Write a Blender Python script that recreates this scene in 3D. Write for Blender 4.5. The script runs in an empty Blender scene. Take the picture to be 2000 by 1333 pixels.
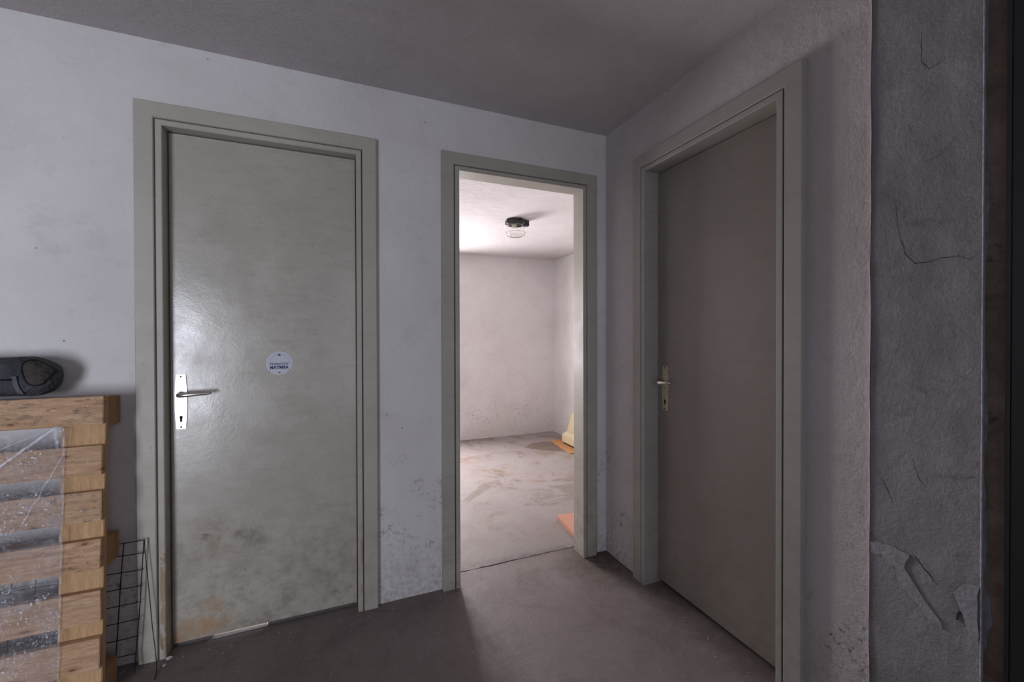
import bpy, bmesh, math, random
from mathutils import Vector, Matrix, noise
random.seed(7)
S = bpy.context.scene
C = S.collection
PI = math.pi

# ---------------------------------------------------------------- camera
YAW, PIT, ROL, FPX, CYP, EYE = 22.1307, -0.4279, -0.1422, 805.5, 659.64, 1.2196
cam_d = bpy.data.cameras.new('camera')
cam = bpy.data.objects.new('camera', cam_d)
C.objects.link(cam)
y_, p_, r_ = (math.radians(v) for v in (YAW, PIT, ROL))
fw = Vector((math.sin(y_)*math.cos(p_), math.cos(y_)*math.cos(p_), math.sin(p_)))
rt = Vector((math.cos(y_), -math.sin(y_), 0))
up = rt.cross(fw)
rt2 = rt*math.cos(r_) + up*math.sin(r_)
up2 = -rt*math.sin(r_) + up*math.cos(r_)
M = Matrix((rt2, up2, -fw)).transposed().to_4x4()
M.translation = Vector((0, 0, EYE))
cam.matrix_world = M
cam_d.sensor_width = 36
cam_d.lens = FPX*36/2000
cam_d.shift_y = (CYP-666.5)/2000
cam_d.clip_start = 0.02
S.camera = cam

# ---------------------------------------------------------------- world, lights, exposure
S.view_settings.view_transform = 'Standard'
S.view_settings.look = 'None'
S.view_settings.gamma = 1
S.view_settings.use_curve_mapping = False
S.view_settings.exposure = 0.0
w = bpy.data.worlds.new('sky'); S.world = w
w.use_nodes = True
w.node_tree.nodes['Background'].inputs[0].default_value = (0.55, 0.66, 0.85, 1)
w.node_tree.nodes['Background'].inputs[1].default_value = 0.5

def area(name, loc, target, sx, sy, power, col):
    d = bpy.data.lights.new(name, 'AREA'); d.shape = 'RECTANGLE'
    d.size, d.size_y, d.energy, d.color = sx, sy, power, col
    o = bpy.data.objects.new(name, d); C.objects.link(o)
    o.location = loc
    o.rotation_euler = (Vector(target)-Vector(loc)).to_track_quat('-Z', 'Y').to_euler()
    return o
# unseen doorway daylight behind the camera, plus a fill lamp added at the gate
area('doorway_daylight', (-2.05, -2.2, 0.80), (-1.55, 0, 0.80), 1.25, 1.55, 98, (0.84, 0.88, 1.0))
area('gate_fill', (0.62, -1.25, 1.25), (0.62, 2, 1.25), 1.3, 1.6, 5.5, (0.92, 0.91, 1.0))
# daylight through the window in the far room's back wall
area('far_window_daylight', (0.50, 4.80, 1.15), (0.9, 2.0, 1.15), 0.86, 1.1, 108, (1.0, 0.945, 0.965))

# ---------------------------------------------------------------- dimensions
B = 1.9471          # main wall face (y)
A = 1.3612          # right wall face (x)
CE = 2.3284         # ceiling
PR = 0.0233         # casing stands proud of the wall
B2, A2, CE2 = 4.605, 2.433, 2.1426   # far room
WT = 0.065          # thin partition behind main wall face

# ---------------------------------------------------------------- node helpers
class NT:
    def __init__(s, name):
        s.m = bpy.data.materials.new(name); s.m.use_nodes = True
        s.t = s.m.node_tree; s.n = s.t.nodes; s.l = s.t.links
        s.b = s.n['Principled BSDF']; s.out = s.n['Material Output']
        s.tc = s.n.new('ShaderNodeTexCoord').outputs['Object']
        s._sep = None
    def put(s, sock, v):
        if isinstance(v, bpy.types.NodeSocket): s.l.new(v, sock)
        elif hasattr(v, '__len__') and len(v) == 3 and sock.type == 'RGBA': sock.default_value = (*v, 1)
        else: sock.default_value = v
    def noise(s, sc, det=4, rough=0.5, dist=0, vec=None, out='Fac'):
        n = s.n.new('ShaderNodeTexNoise'); s.l.new(vec or s.tc, n.inputs['Vector'])
        n.inputs['Scale'].default_value = sc; n.inputs['Detail'].default_value = det
        n.inputs['Roughness'].default_value = rough; n.inputs['Distortion'].default_value = dist
        return n.outputs[out]
    def vor(s, sc, vec=None, rand=1.0, feature='F1', dim='3D'):
        n = s.n.new('ShaderNodeTexVoronoi'); n.feature = feature; n.voronoi_dimensions = dim
        s.l.new(vec or s.tc, n.inputs['Vector'])
        n.inputs['Scale'].default_value = sc; n.inputs['Randomness'].default_value = rand
        return n.outputs['Distance']
    def math(s, op, a, b=0.0, c=0.0, clamp=False):
        n = s.n.new('ShaderNodeMath'); n.operation = op; n.use_clamp = clamp
        s.put(n.inputs[0], a); s.put(n.inputs[1], b)
        if op in ('MULTIPLY_ADD',): s.put(n.inputs[2], c)
        return n.outputs[0]
    def rng(s, v, a, b, c=0.0, d=1.0):
        n = s.n.new('ShaderNodeMapRange'); n.clamp = True
        s.put(n.inputs[0], v)
        for i, x in enumerate((a, b, c, d)): n.inputs[i+1].default_value = x
        return n.outputs[0]
    def mul(s, a, b): return s.math('MULTIPLY', a, b)
    def mix(s, f, a, b):
        n = s.n.new('ShaderNodeMix'); n.data_type = 'RGBA'
        s.put(n.inputs[0], f); s.put(n.inputs[6], a); s.put(n.inputs[7], b)
        return n.outputs[2]
    def scale(s, v, loc=(0, 0, 0)):
        n = s.n.new('ShaderNodeMapping'); s.l.new(s.tc, n.inputs[0])
        n.inputs['Scale'].default_value = v; n.inputs['Location'].default_value = loc
        return n.outputs[0]
    def xyz(s, i):
        if s._sep is None:
            n = s.n.new('ShaderNodeSeparateXYZ'); s.l.new(s.tc, n.inputs[0]); s._sep = n
        return s._sep.outputs[i]
    def near(s, p, r0, r1):     # 1 at p, 0 beyond r1
        n = s.n.new('ShaderNodeVectorMath'); n.operation = 'DISTANCE'
        s.l.new(s.tc, n.inputs[0]); n.inputs[1].default_value = p
        return s.rng(n.outputs['Value'], r0, r1, 1, 0)
    def bump(s, h, st, dist=0.01, prev=None):
        n = s.n.new('ShaderNodeBump'); s.put(n.inputs['Height'], h)
        n.inputs['Strength'].default_value = st; n.inputs['Distance'].default_value = dist
        if prev: s.l.new(prev, n.inputs['Normal'])
        return n.outputs[0]
    def fin(s, col, rough=0.6, nor=None, metal=0.0, spec=0.5):
        s.put(s.b.inputs['Base Color'], col); s.put(s.b.inputs['Roughness'], rough)
        s.b.inputs['Metallic'].default_value = metal
        s.b.inputs['Specular IOR Level'].default_value = spec
        if nor: s.l.new(nor, s.b.inputs['Normal'])
        return s.m

def simple(name, col, rough=0.5, metal=0.0, spec=0.5, var=0.12, sc=30, bump=0.0):
    t = NT(name)
    dark = tuple(c*(1-var) for c in col); lite = tuple(min(1, c*(1+var)) for c in col)
    c = t.mix(t.rng(t.noise(sc, 4), 0.3, 0.7), dark, lite)
    return t.fin(c, rough, t.bump(t.noise(sc*3, 4), bump, 0.005) if bump else None, metal, spec)

def plaster(name, base, grime=1.0, fine=0.35, speck=1.0, low=0.30, gcol=(0.16, 0.13, 0.11)):
    t = NT(name)
    c = t.mix(t.rng(t.noise(1.6, 5, 0.6), 0.35, 0.7), base, tuple(x*y for x, y in zip(base, (0.86, 0.85, 0.83))))
    c = t.mix(t.mul(t.rng(t.noise(9, 6, 0.7, 0.4), 0.56, 0.75), 0.35*grime), c, tuple(x*0.6 for x in base))
    # fly specks and pin holes
    sp = t.mul(t.rng(t.vor(9), 0.016, 0.045, 1, 0), t.rng(t.noise(3.1, 2), 0.40, 0.50))
    sp2 = t.mul(t.rng(t.vor(28), 0.02, 0.08, 1, 0), t.rng(t.noise(4.7, 3), 0.60, 0.68))
    c = t.mix(t.mul(sp, 0.75*speck), c, (0.08, 0.07, 0.07))
    c = t.mix(t.mul(sp2, 0.5*speck), c, (0.14, 0.12, 0.11))
    # scuffs between ankle and knee height
    zb = t.mul(t.rng(t.xyz(2), 0.08, 0.2), t.rng(t.xyz(2), 0.35, 0.85, 1, 0))
    scf = t.mul(t.rng(t.noise(48, 5, 0.75, 0.6), 0.54, 0.64), t.rng(t.noise(5.0, 3), 0.48, 0.60))
    c = t.mix(t.mul(t.mul(scf, zb), 0.75*grime), c, (0.10, 0.09, 0.09))
    # dirt splashed up from the floor
    zg = t.rng(t.math('ADD', t.xyz(2), t.math('MULTIPLY', t.noise(6, 5, 0.7), -0.25)), -0.09, low-0.1, 1, 0)
    gn = t.rng(t.noise(42, 6, 0.85), 0.42, 0.70)
    c = t.mix(t.mul(t.mul(zg, gn), 0.7*grime), c, gcol)
    h1 = t.noise(120, 5, 0.65); h2 = t.noise(14, 4, 0.6)
    nb = t.bump(h2, 0.35, 0.02); nb = t.bump(h1, fine, 0.004, nb)
    return t.fin(c, 0.85, nb, spec=0.25)

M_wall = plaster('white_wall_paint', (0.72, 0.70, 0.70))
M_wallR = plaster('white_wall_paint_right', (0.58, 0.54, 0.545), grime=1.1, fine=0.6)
M_far = plaster('far_room_paint', (0.84, 0.81, 0.815), grime=0.8, low=0.26, gcol=(0.38, 0.33, 0.27))
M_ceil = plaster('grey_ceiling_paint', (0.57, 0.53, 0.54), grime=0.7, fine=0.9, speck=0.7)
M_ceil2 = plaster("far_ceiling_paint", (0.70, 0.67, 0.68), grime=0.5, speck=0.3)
M_dark = simple('dark_void', (0.02, 0.02, 0.02), 0.9)

# bare cement render of the gate jamb
t = NT('bare_cement_render')
c = t.mix(t.rng(t.noise(4, 6, 0.65, 0.5), 0.3, 0.7), (0.215, 0.205, 0.215), (0.31, 0.30, 0.315))
c = t.mix(t.rng(t.noise(11, 6, 0.75, 1.0), 0.56, 0.72), c, (0.19, 0.17, 0.17))
c = t.mix(t.mul(t.rng(t.noise(5, 7, 0.7, 1.5), 0.57, 0.66), t.rng(t.xyz(2), 1.25, 0.4)), c, (0.31, 0.31, 0.34))
c = t.mix(t.mul(t.rng(t.noise(260, 3), 0.6, 0.72), 0.5), c, (0.30, 0.29, 0.30))
c = t.mix(t.mul(t.rng(t.vor(22), 0.02, 0.07, 1, 0), t.rng(t.noise(5, 2), 0.5, 0.6)), c, (0.04, 0.035, 0.035))
nb = t.bump(t.noise(9, 6, 0.65), 0.6, 0.02); nb = t.bump(t.noise(160, 5, 0.7), 0.5, 0.004, nb)
M_cement = t.fin(c, 0.9, nb, spec=0.2)
t = NT('raw_brown_mortar')
c = t.mix(t.rng(t.noise(12, 6, 0.7), 0.35, 0.65), (0.20, 0.155, 0.125), (0.36, 0.29, 0.24))
c = t.mix(t.rng(t.noise(30, 6, 0.8), 0.58, 0.7), c, (0.28, 0.13, 0.10))
c = t.mix(t.rng(t.noise(7, 4, 0.7), 0.6, 0.68), c, (0.05, 0.04, 0.035))
M_mortar = t.fin(c, 0.95, t.bump(t.noise(45, 6, 0.8), 0.9, 0.01), spec=0.2)
M_smear = simple('pale_plaster_smear', (0.24, 0.235, 0.26), 0.9, var=0.25, sc=40, bump=0.5)
M_steel = simple('black_painted_steel', (0.012, 0.013, 0.014), 0.45)
M_steelblue = simple('blue_grey_painted_steel', (0.022, 0.028, 0.034), 0.4)

# grey door paint
def doorpaint(name, base, rough=0.42, marks=(), chips=(), dirt=1.0, spec=0.5):
    t = NT(name)
    c = t.mix(t.rng(t.noise(2.5, 5, 0.6), 0.3, 0.7), base, tuple(x*0.86 for x in base))
    st = t.noise(5, 5, 0.7, 0.3, t.scale((1.4, 1.4, 8)))
    c = t.mix(t.mul(t.rng(st, 0.5, 0.75), 0.35*dirt), c, tuple(x*y for x, y in zip(base, (0.62, 0.56, 0.48))))
    # grubby lower third
    low = t.rng(t.math('ADD', t.xyz(2), t.math('MULTIPLY', t.noise(3, 4), -0.5)), -0.25, 0.55, 1, 0)
    c = t.mix(t.mul(t.mul(low, t.rng(t.noise(17, 6, 0.75), 0.42, 0.66)), 0.6*dirt), c, (0.17, 0.13, 0.09))
    sp = t.mul(t.rng(t.vor(13), 0.014, 0.05, 1, 0), t.rng(t.noise(3.3, 2), 0.45, 0.55))
    c = t.mix(t.mul(sp, 0.7), c, (0.07, 0.06, 0.05))
    sc = t.mul(t.rng(t.noise(9, 3, 0.6, 0.2, t.scale((2.5, 2.5, 26))), 0.66, 0.70), t.rng(t.noise(2.2, 2), 0.5, 0.6))
    c = t.mix(t.mul(sc, 0.45), c, (0.12, 0.11, 0.10))
    for (p, r, col, k) in marks:
        m = t.mul(t.near(p, r*0.2, r), t.rng(t.noise(16, 6, 0.75, 0.6), 0.40, 0.60))
        c = t.mix(t.mul(m, k), c, col)
    for (x, wd, ztop, col) in chips:
        m = t.mul(t.rng(t.math('ABSOLUTE', t.math('SUBTRACT', t.xyz(0), x)), wd*0.6, wd, 1, 0), t.rng(t.xyz(2), ztop*0.7, ztop, 1, 0))
        m = t.mul(m, t.rng(t.noise(22, 5, 0.7, 0.5, t.scale((1, 1, 0.35))), 0.52, 0.56))
        c = t.mix(t.mul(m, 0.8), c, col)
    rg = t.rng(t.noise(6, 5, 0.7), 0.3, 0.7, rough-0.07, rough+0.12)
    nb = t.bump(t.noise(7, 3), 0.12, 0.01); nb = t.bump(t.noise(140, 4), 0.12, 0.002, nb)
    return t.fin(c, rg, nb, spec=spec)
GP = (0.475, 0.445, 0.385)
M_leaf1 = doorpaint('grey_door_paint_left', GP, 0.24, spec=0.85, marks=(
    ((-0.50, 1.974, 0.09), 0.09, (0.46, 0.24, 0.06), 0.85), ((-0.57, 1.974, 0.06), 0.11, (0.38, 0.25, 0.14), 0.7), ((-0.50, 1.974, 0.40), 0.14, (0.24, 0.17, 0.11), 0.6), ((-0.515, 1.974, 0.415), 0.02, (0.08, 0.05, 0.03), 0.9), ((-0.405, 1.974, 0.41), 0.02, (0.12, 0.08, 0.06), 0.8),
    ((-0.62, 1.974, 0.03), 0.05, (0.34, 0.20, 0.10), 0.9), ((-0.46, 1.974, 1.28), 0.12, (0.40, 0.30, 0.20), 0.35),
    ((-0.55, 1.974, 0.86), 0.10, (0.38, 0.30, 0.24), 0.25), ((-0.36, 1.974, 0.38), 0.08, (0.14, 0.11, 0.09), 0.6)))
M_leaf3 = doorpaint('grey_door_paint_shaded', (0.27, 0.24, 0.212), 0.45, dirt=0.8)  # same grey paint as the left leaf, darkened for weaker light here
M_frame1 = doorpaint('grey_casing_paint_left', GP, 0.5, dirt=0.6, chips=(
    (-0.636, 0.011, 0.75, (0.33, 0.21, 0.11)), (0.069, 0.008, 0.8, (0.34, 0.20, 0.11))))
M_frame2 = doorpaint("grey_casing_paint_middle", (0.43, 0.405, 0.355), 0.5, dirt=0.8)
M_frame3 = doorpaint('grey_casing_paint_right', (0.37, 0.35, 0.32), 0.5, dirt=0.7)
M_groove = simple('dark_gap_tone', (0.10, 0.09, 0.08), 0.9)  # plain dark tone for the casing groove and the sill pieces

# floors
def floormat(name, a, b, st, glossy=0.55, stain=0.5, falloff=False):
    t = NT(name)
    c = t.mix(t.rng(t.noise(1.7, 6, 0.65, 0.4), 0.3, 0.7), a, b)
    c = t.mix(t.mul(t.rng(t.noise(3.2, 6, 0.7, 1.2), 0.53, 0.66), stain), c, st)
    c = t.mix(t.mul(t.rng(t.noise(1.1, 5, 0.7, 2.0), 0.55, 0.62), stain*0.7), c, tuple(x*0.7 for x in st))
    c = t.mix(t.mul(t.rng(t.noise(45, 6, 0.8), 0.5, 0.75), 0.35), c, tuple(x*1.6 for x in b))
    c = t.mix(t.mul(t.rng(t.vor(17), 0.015, 0.05, 1, 0), t.rng(t.noise(5, 2), 0.52, 0.58)), c, (0.5, 0.48, 0.45))
    c = t.mix(t.mul(t.rng(t.vor(12, t.scale((1, 1, 1), (3, 5, 0))), 0.02, 0.06, 1, 0), t.rng(t.noise(4, 2), 0.5, 0.58)), c, (0.03, 0.025, 0.02))
    if not falloff:      # brown dirt gathered in the corner between the two door walls
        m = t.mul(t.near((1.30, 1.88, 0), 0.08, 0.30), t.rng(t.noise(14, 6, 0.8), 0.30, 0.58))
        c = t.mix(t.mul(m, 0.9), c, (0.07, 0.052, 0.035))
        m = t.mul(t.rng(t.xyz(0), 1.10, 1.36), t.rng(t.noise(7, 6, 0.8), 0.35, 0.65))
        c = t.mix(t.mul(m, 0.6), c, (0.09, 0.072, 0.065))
    if falloff:      # light falloff put into the colour, darker towards the doorway
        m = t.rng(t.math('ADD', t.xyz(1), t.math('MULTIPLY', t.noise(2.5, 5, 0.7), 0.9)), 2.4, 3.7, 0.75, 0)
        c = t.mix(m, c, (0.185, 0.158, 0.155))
    sm_ = t.mul(t.rng(t.math('ABSOLUTE', t.math('SUBTRACT', t.xyz(1), 2.062)), 0.004, 0.05, 1, 0), t.rng(t.noise(20, 6, 0.8), 0.38, 0.60))
    c = t.mix(t.mul(sm_, 0.75), c, (0.10, 0.082, 0.078))
    rg = t.rng(t.noise(4, 5, 0.7), 0.3, 0.7, glossy-0.12, glossy+0.15)
    nb = t.bump(t.noise(5, 5, 0.6), 0.35, 0.015); nb = t.bump(t.noise(90, 5, 0.7), 0.35, 0.003, nb)
    return t.fin(c, rg, nb, spec=0.35)
M_floor = floormat('worn_dark_concrete', (0.175, 0.142, 0.133), (0.23, 0.195, 0.188), (0.125, 0.098, 0.088))
M_floor2 = floormat('stained_lit_concrete', (0.31, 0.265, 0.25), (0.37, 0.335, 0.325), (0.25, 0.16, 0.105), 0.6, 0.8, True)  # same concrete as in front, paler for the far room's stronger light
M_seam = simple('seam_dirt', (0.15, 0.125, 0.12), 0.95, var=0.4, sc=60, bump=0.7)

# ---------------------------------------------------------------- mesh helpers
def bm_new(): return bmesh.new()
def add_box(bm, x0, x1, y0, y1, z0, z1, mat=None):
    vs = [bm.verts.new((x, y, z)) for x in (x0, x1) for y in (y0, y1) for z in (z0, z1)]
    for f in ((0, 1, 3, 2), (4, 6, 7, 5), (0, 4, 5, 1), (2, 3, 7, 6), (0, 2, 6, 4), (1, 5, 7, 3)):
        fc = bm.faces.new([vs[i] for i in f])
        if mat is not None: fc.material_index = mat
    return vs
def link(name, bm, mat, parent=None, bevel=0, smooth=False, seg=2):
    if bevel:
        bmesh.ops.bevel(bm, geom=[e for e in bm.edges], offset=bevel, segments=seg, affect='EDGES', clamp_overlap=True)
    bmesh.ops.recalc_face_normals(bm, faces=bm.faces)
    me = bpy.data.meshes.new(name); bm.to_mesh(me); bm.free()
    for m in (mat if isinstance(mat, (list, tuple)) else [mat]): me.materials.append(m)
    if smooth:
        for p in me.polygons: p.use_smooth = True
    o = bpy.data.objects.new(name, me); C.objects.link(o)
    if parent: o.parent = parent
    return o
def tag(o, label=None, cat=None, group=None, kind=None):
    if label: o['label'] = label
    if cat: o['category'] = cat
    if group: o['group'] = group
    if kind: o['kind'] = kind
    return o
def empty(name, loc=(0, 0, 0)):
    o = bpy.data.objects.new(name, None); C.objects.link(o); o.location = loc
    o.empty_display_size = 0.1
    return o
def box(name, x0, x1, y0, y1, z0, z1, mat, parent=None, bevel=0):
    bm = bm_new(); add_box(bm, x0, x1, y0, y1, z0, z1)
    return link(name, bm, mat, parent, bevel)
def struct(name, bm, mat, label, cat, bevel=0):
    return tag(link(name, bm, mat, None, bevel), label, cat, None, 'structure')
def tube(bm, pts, r, n=8, caps=True):
    pts = [Vector(p) for p in pts]; rs = r if isinstance(r, (list, tuple)) else [r]*len(pts)
    rings = []; ref = None
    for i, p in enumerate(pts):
        d = (pts[min(i+1, len(pts)-1)] - pts[max(i-1, 0)]).normalized()
        if ref is None: ref = d.orthogonal().normalized()
        ref = (ref - d*ref.dot(d)).normalized(); q = d.cross(ref)
        rings.append([bm.verts.new(p + (ref*math.cos(2*PI*k/n) + q*math.sin(2*PI*k/n))*rs[i]) for k in range(n)])
    for a, b in zip(rings, rings[1:]):
        for k in range(n): bm.faces.new((a[k], a[(k+1) % n], b[(k+1) % n], b[k]))
    if caps: bm.faces.new(rings[0][::-1]); bm.faces.new(rings[-1])
def lathe(bm, prof, ctr, n=32, sq=1.0):
    rings = [[bm.verts.new((ctr[0]+r*math.cos(2*PI*k/n), ctr[1]+r*sq*math.sin(2*PI*k/n), ctr[2]+z)) for k in range(n)] for r, z in prof]
    for a, b in zip(rings, rings[1:]):
        for k in range(n): bm.faces.new((a[k], a[(k+1) % n], b[(k+1) % n], b[k]))
    return rings
def prism(bm, pts, d):     # pts: closed outline of 3D points, d: extrusion vector
    a = [bm.verts.new(p) for p in pts]; b = [bm.verts.new(Vector(p)+Vector(d)) for p in pts]
    n = len(a); bm.faces.new(a); bm.faces.new(b[::-1])
    for i in range(n): bm.faces.new((a[i], b[i], b[(i+1) % n], a[(i+1) % n]))

# ---------------------------------------------------------------- the setting
D1 = dict(l=-0.7128, r=0.1358); D2 = dict(l=0.4286, r=1.2854)
D3 = dict(n=0.862, f=1.688); HT = 2.090; HT3 = 2.088
# ragged edge between the two floor slabs under the middle door
def slab(name, side, mat, label):
    bm = bm_new()
    n = 120; x0, x1 = -2.8, 2.6
    edge = []
    for i in range(n+1):
        x = x0+(x1-x0)*i/n
        edge.append((x, 2.051 + side*0.004 + 0.006*noise.noise(Vector((x*9, side*2.0, 0))) + 0.004*noise.noise(Vector((x*40, side, 0)))))
    yfar = 4.8 if side > 0 else -3.3
    top = [bm.verts.new((x, yy, 0)) for x, yy in edge]; far = [bm.verts.new((x, yfar, 0)) for x, yy in edge]
    bot = [bm.verts.new((x, yy, -0.1)) for x, yy in edge]
    for i in range(n):
        bm.faces.new((top[i], top[i+1], far[i+1], far[i])); bm.faces.new((top[i], top[i+1], bot[i+1], bot[i]))
    bm.normal_update()
    o = tag(link(name, bm, mat), label, 'floor', None, 'structure')
    for p in o.data.polygons:
        if abs(p.normal.z) > 0.9 and p.normal.z < 0: p.flip()
    return o
fl = slab('floor', -1, M_floor, 'dark worn concrete floor in front of the three doors')
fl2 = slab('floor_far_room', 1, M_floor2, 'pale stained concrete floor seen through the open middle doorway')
bm = bm_new(); add_box(bm, -2.8, 2.6, 2.0, 2.1, -0.12, -0.004)
link('seam_filling', bm, M_seam, fl)

def wall_with_holes(axis, face, thick, u0, u1, z1, holes, sgn=1):
    # boxes around the holes; holes: (u0,u1,ztop)
    bm = bm_new(); hs = sorted(holes); cur = u0
    def seg(a, b, za, zb):
        if b-a < 1e-6: return
        if axis == 'y': add_box(bm, a, b, face, face+sgn*thick, za, zb)
        else: add_box(bm, face, face+sgn*thick, a, b, za, zb)
    for a, b, zt in hs:
        seg(cur, a, 0, z1); seg(a, b, zt, z1); cur = b
    seg(cur, u1, 0, z1)
    return bm
IN = 0.05
bm = wall_with_holes('y', B, WT, -2.6, A2+0.1, CE+0.05, [(D1['l']+IN, D1['r']-IN, HT-IN), (D2['l']+IN, D2['r']-IN, HT-IN)])
struct('wall_back', bm, M_wall, 'white painted wall holding the closed left door and the open middle doorway', 'wall')
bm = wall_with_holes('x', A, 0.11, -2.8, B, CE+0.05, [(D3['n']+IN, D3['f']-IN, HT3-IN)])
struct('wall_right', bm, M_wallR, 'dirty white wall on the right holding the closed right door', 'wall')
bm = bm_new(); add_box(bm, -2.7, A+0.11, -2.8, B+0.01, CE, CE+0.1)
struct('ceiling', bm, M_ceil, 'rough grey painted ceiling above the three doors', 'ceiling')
# closet behind the right door, all dark and unseen but closed
bm = bm_new()
add_box(bm, A2, A2+0.1, -2.6, 4.75, 0, CE); add_box(bm, A+0.11, A2, 0.2, 0.3, 0, CE); add_box(bm, A+0.11, A2+0.1, 0.2, B, CE, CE+0.1)
struct('wall_right_far', bm, M_far, 'bright white right wall of the far room', 'wall')
# far room shell
WX0, WX1, WZ0, WZ1 = 0.02, 0.98, 0.58, 1.74
bm = bm_new()
add_box(bm, -2.6, WX0, B2, B2+0.15, 0, CE); add_box(bm, WX1, A2+0.1, B2, B2+0.15, 0, CE)
add_box(bm, WX0, WX1, B2, B2+0.15, 0, WZ0); add_box(bm, WX0, WX1, B2, B2+0.15, WZ1, CE)
struct('wall_back_far', bm, M_far, 'white back wall of the far room seen through the open doorway', 'wall')
bm = bm_new(); add_box(bm, -2.6, A2+0.1, B+WT-0.001, B2+0.15, CE2, CE2+0.1)
struct('ceiling_far', bm, M_ceil2, 'white ceiling of the far room with the jar lamp', 'ceiling')
bm = bm_new(); add_box(bm, -1.7, -1.6, B+WT, B2+0.05, 0, CE2)
struct('wall_left_far', bm, M_far, 'white left wall of the far room', 'wall')
# unseen left and front walls, dark against bounce; openings shaped for the light
bm = bm_new(); add_box(bm, -2.7, -2.6, -2.8, B+0.1, 0, CE+0.1)
struct('wall_left', bm, M_cement, 'unseen left wall beside the pallet, dark to cut bounced light', 'wall')
bm = bm_new()
add_box(bm, -2.6, -2.3, -1.2, -1.1, 0, CE); add_box(bm, -1.33, -0.05, -1.2, -1.1, 0, CE); add_box(bm, -2.3, -1.33, -1.2, -1.1, 1.95, CE); add_box(bm, -0.05, A, -1.2, -1.1, 2.1, CE)
struct('wall_front_unseen', bm, M_cement, 'unseen front wall, openings shaped to block and pass the light', 'wall')
# window of the far room (out of sight from the camera, lights the room)
wn = tag(empty('window_1', ((WX0+WX1)/2, B2+0.08, WZ0)), 'window in the back wall of the far room', 'window', None, 'structure')
def wbox(name, x0, x1, z0, z1, y0=-0.03, y1=0.03):
    cx = (WX0+WX1)/2
    return box(name, x0-cx, x1-cx, y0, y1, z0-WZ0, z1-WZ0, simple('window_'+name, (0.6, 0.6, 0.6), 0.5), wn, 0.004)
for nm, q in (('window_frame', (WX0, WX0+0.05, WZ0, WZ1)), ('window_frame', (WX1-0.05, WX1, WZ0, WZ1)), ('window_frame', (WX0, WX1, WZ0, WZ0+0.05)),
              ('window_frame', (WX0, WX1, WZ1-0.05, WZ1)), ('mullion', ((WX0+WX1)/2-0.03, (WX0+WX1)/2+0.03, WZ0, WZ1))): wbox(nm, *q)

# ---------------------------------------------------------------- doors
PROF = [(0.0, 0.030), (0.0, 0.003), (0.003, 0.0), (0.056, 0.0), (0.0585, 0.0025), (0.0595, 0.008), (0.0640, 0.008),
        (0.0640, 0.0025), (0.0655, 0.001), (0.082, 0.001), (0.0845, 0.0035)]
def casing(root, u0, u1, zt, P, depth, mat, zb=0.0):
    """U-shaped pressed-steel casing from mitred pieces. P(u, d, z) -> point; d = depth behind the front plane."""
    prof = PROF + [(0.0845, depth), (0.060, depth), (0.060, 0.03)]
    def piece(name, a, b):      # a, b: functions w,d -> point at both ends
        bm = bm_new()
        va = [bm.verts.new(a(w_, d_)) for w_, d_ in prof]; vb = [bm.verts.new(b(w_, d_)) for w_, d_ in prof]
        n = len(prof)
        for i in range(n):
            f = bm.faces.new((va[i], va[(i+1) % n], vb[(i+1) % n], vb[i]))
            if i == 5: f.material_index = 1
        bm.faces.new(va[::-1]); bm.faces.new(vb)
        return link(name, bm, [mat, M_groove], root)
    piece('jamb', lambda w_, d_: P(u0+w_, d_, zb), lambda w_, d_: P(u0+w_, d_, zt-w_))
    piece('jamb', lambda w_, d_: P(u1-w_, d_, zb), lambda w_, d_: P(u1-w_, d_, zt-w_))
    piece('head', lambda w_, d_: P(u0+w_, d_, zt-w_), lambda w_, d_: P(u1-w_, d_, zt-w_))

P12 = lambda u, d, z: (u, B-PR+d, z)
P3 = lambda u, d, z: (A-PR+d, u, z)
door1 = tag(empty('door_1'), 'closed grey metal door on the left with round sticker and shiny handle plate', 'door', None, 'structure')
door2 = tag(empty('door_2'), 'open doorway in grey metal casing between the two closed doors', 'door', None, 'structure')
door3 = tag(empty('door_3'), 'closed grey metal door in the right wall', 'door', None, 'structure')
casing(door1, D1['l'], D1['r'], HT, P12, 0.105, M_frame1)
casing(door2, D2['l'], D2['r'], HT, P12, 0.103, M_frame2)
casing(door3, D3['n'], D3['f'], HT3, P3, 0.135, M_frame3)

# leaves
Y1 = B-PR+0.052
bm = bm_new(); add_box(bm, -0.624, 0.048, Y1, Y1+0.04, 0.016, 2.001)
leaf1 = link('door_leaf', bm, M_leaf1, door1, 0.0015)
box('door_stop', -0.629, -0.606, Y1+0.041, Y1+0.052, 0, 2.005, M_frame1, door1)
box('door_stop', 0.030, 0.052, Y1+0.041, Y1+0.052, 0, 2.005, M_frame1, door1)
box('door_stop', -0.629, 0.052, Y1+0.041, Y1+0.052, 1.985, 2.005, M_frame1, door1)
box('gap_blocker', -0.63, -0.50, Y1+0.01, Y1+0.035, 0, 0.0155, M_groove, door1)  # sill pieces added to block light under the door, leaving a slit
box('gap_blocker', -0.30, 0.05, Y1+0.01, Y1+0.035, 0, 0.0155, M_groove, door1)
bm = bm_new(); add_box(bm, -0.495, -0.305, Y1+0.002, Y1+0.045, 0, 0.003)
link('gap_reflector', bm, simple('gap_reflector_metal', (0.9, 0.9, 0.92), 0.25, 1.0, var=0.02), door1, 0.0008)  # glossy strip added to catch window light in the slit
X3 = A-PR+0.088
bm = bm_new(); add_box(bm, X3, X3+0.038, 0.948, 1.600, 0.020, 2.001)
leaf3 = link('door_leaf', bm, M_leaf3, door3, 0.0015)

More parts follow.
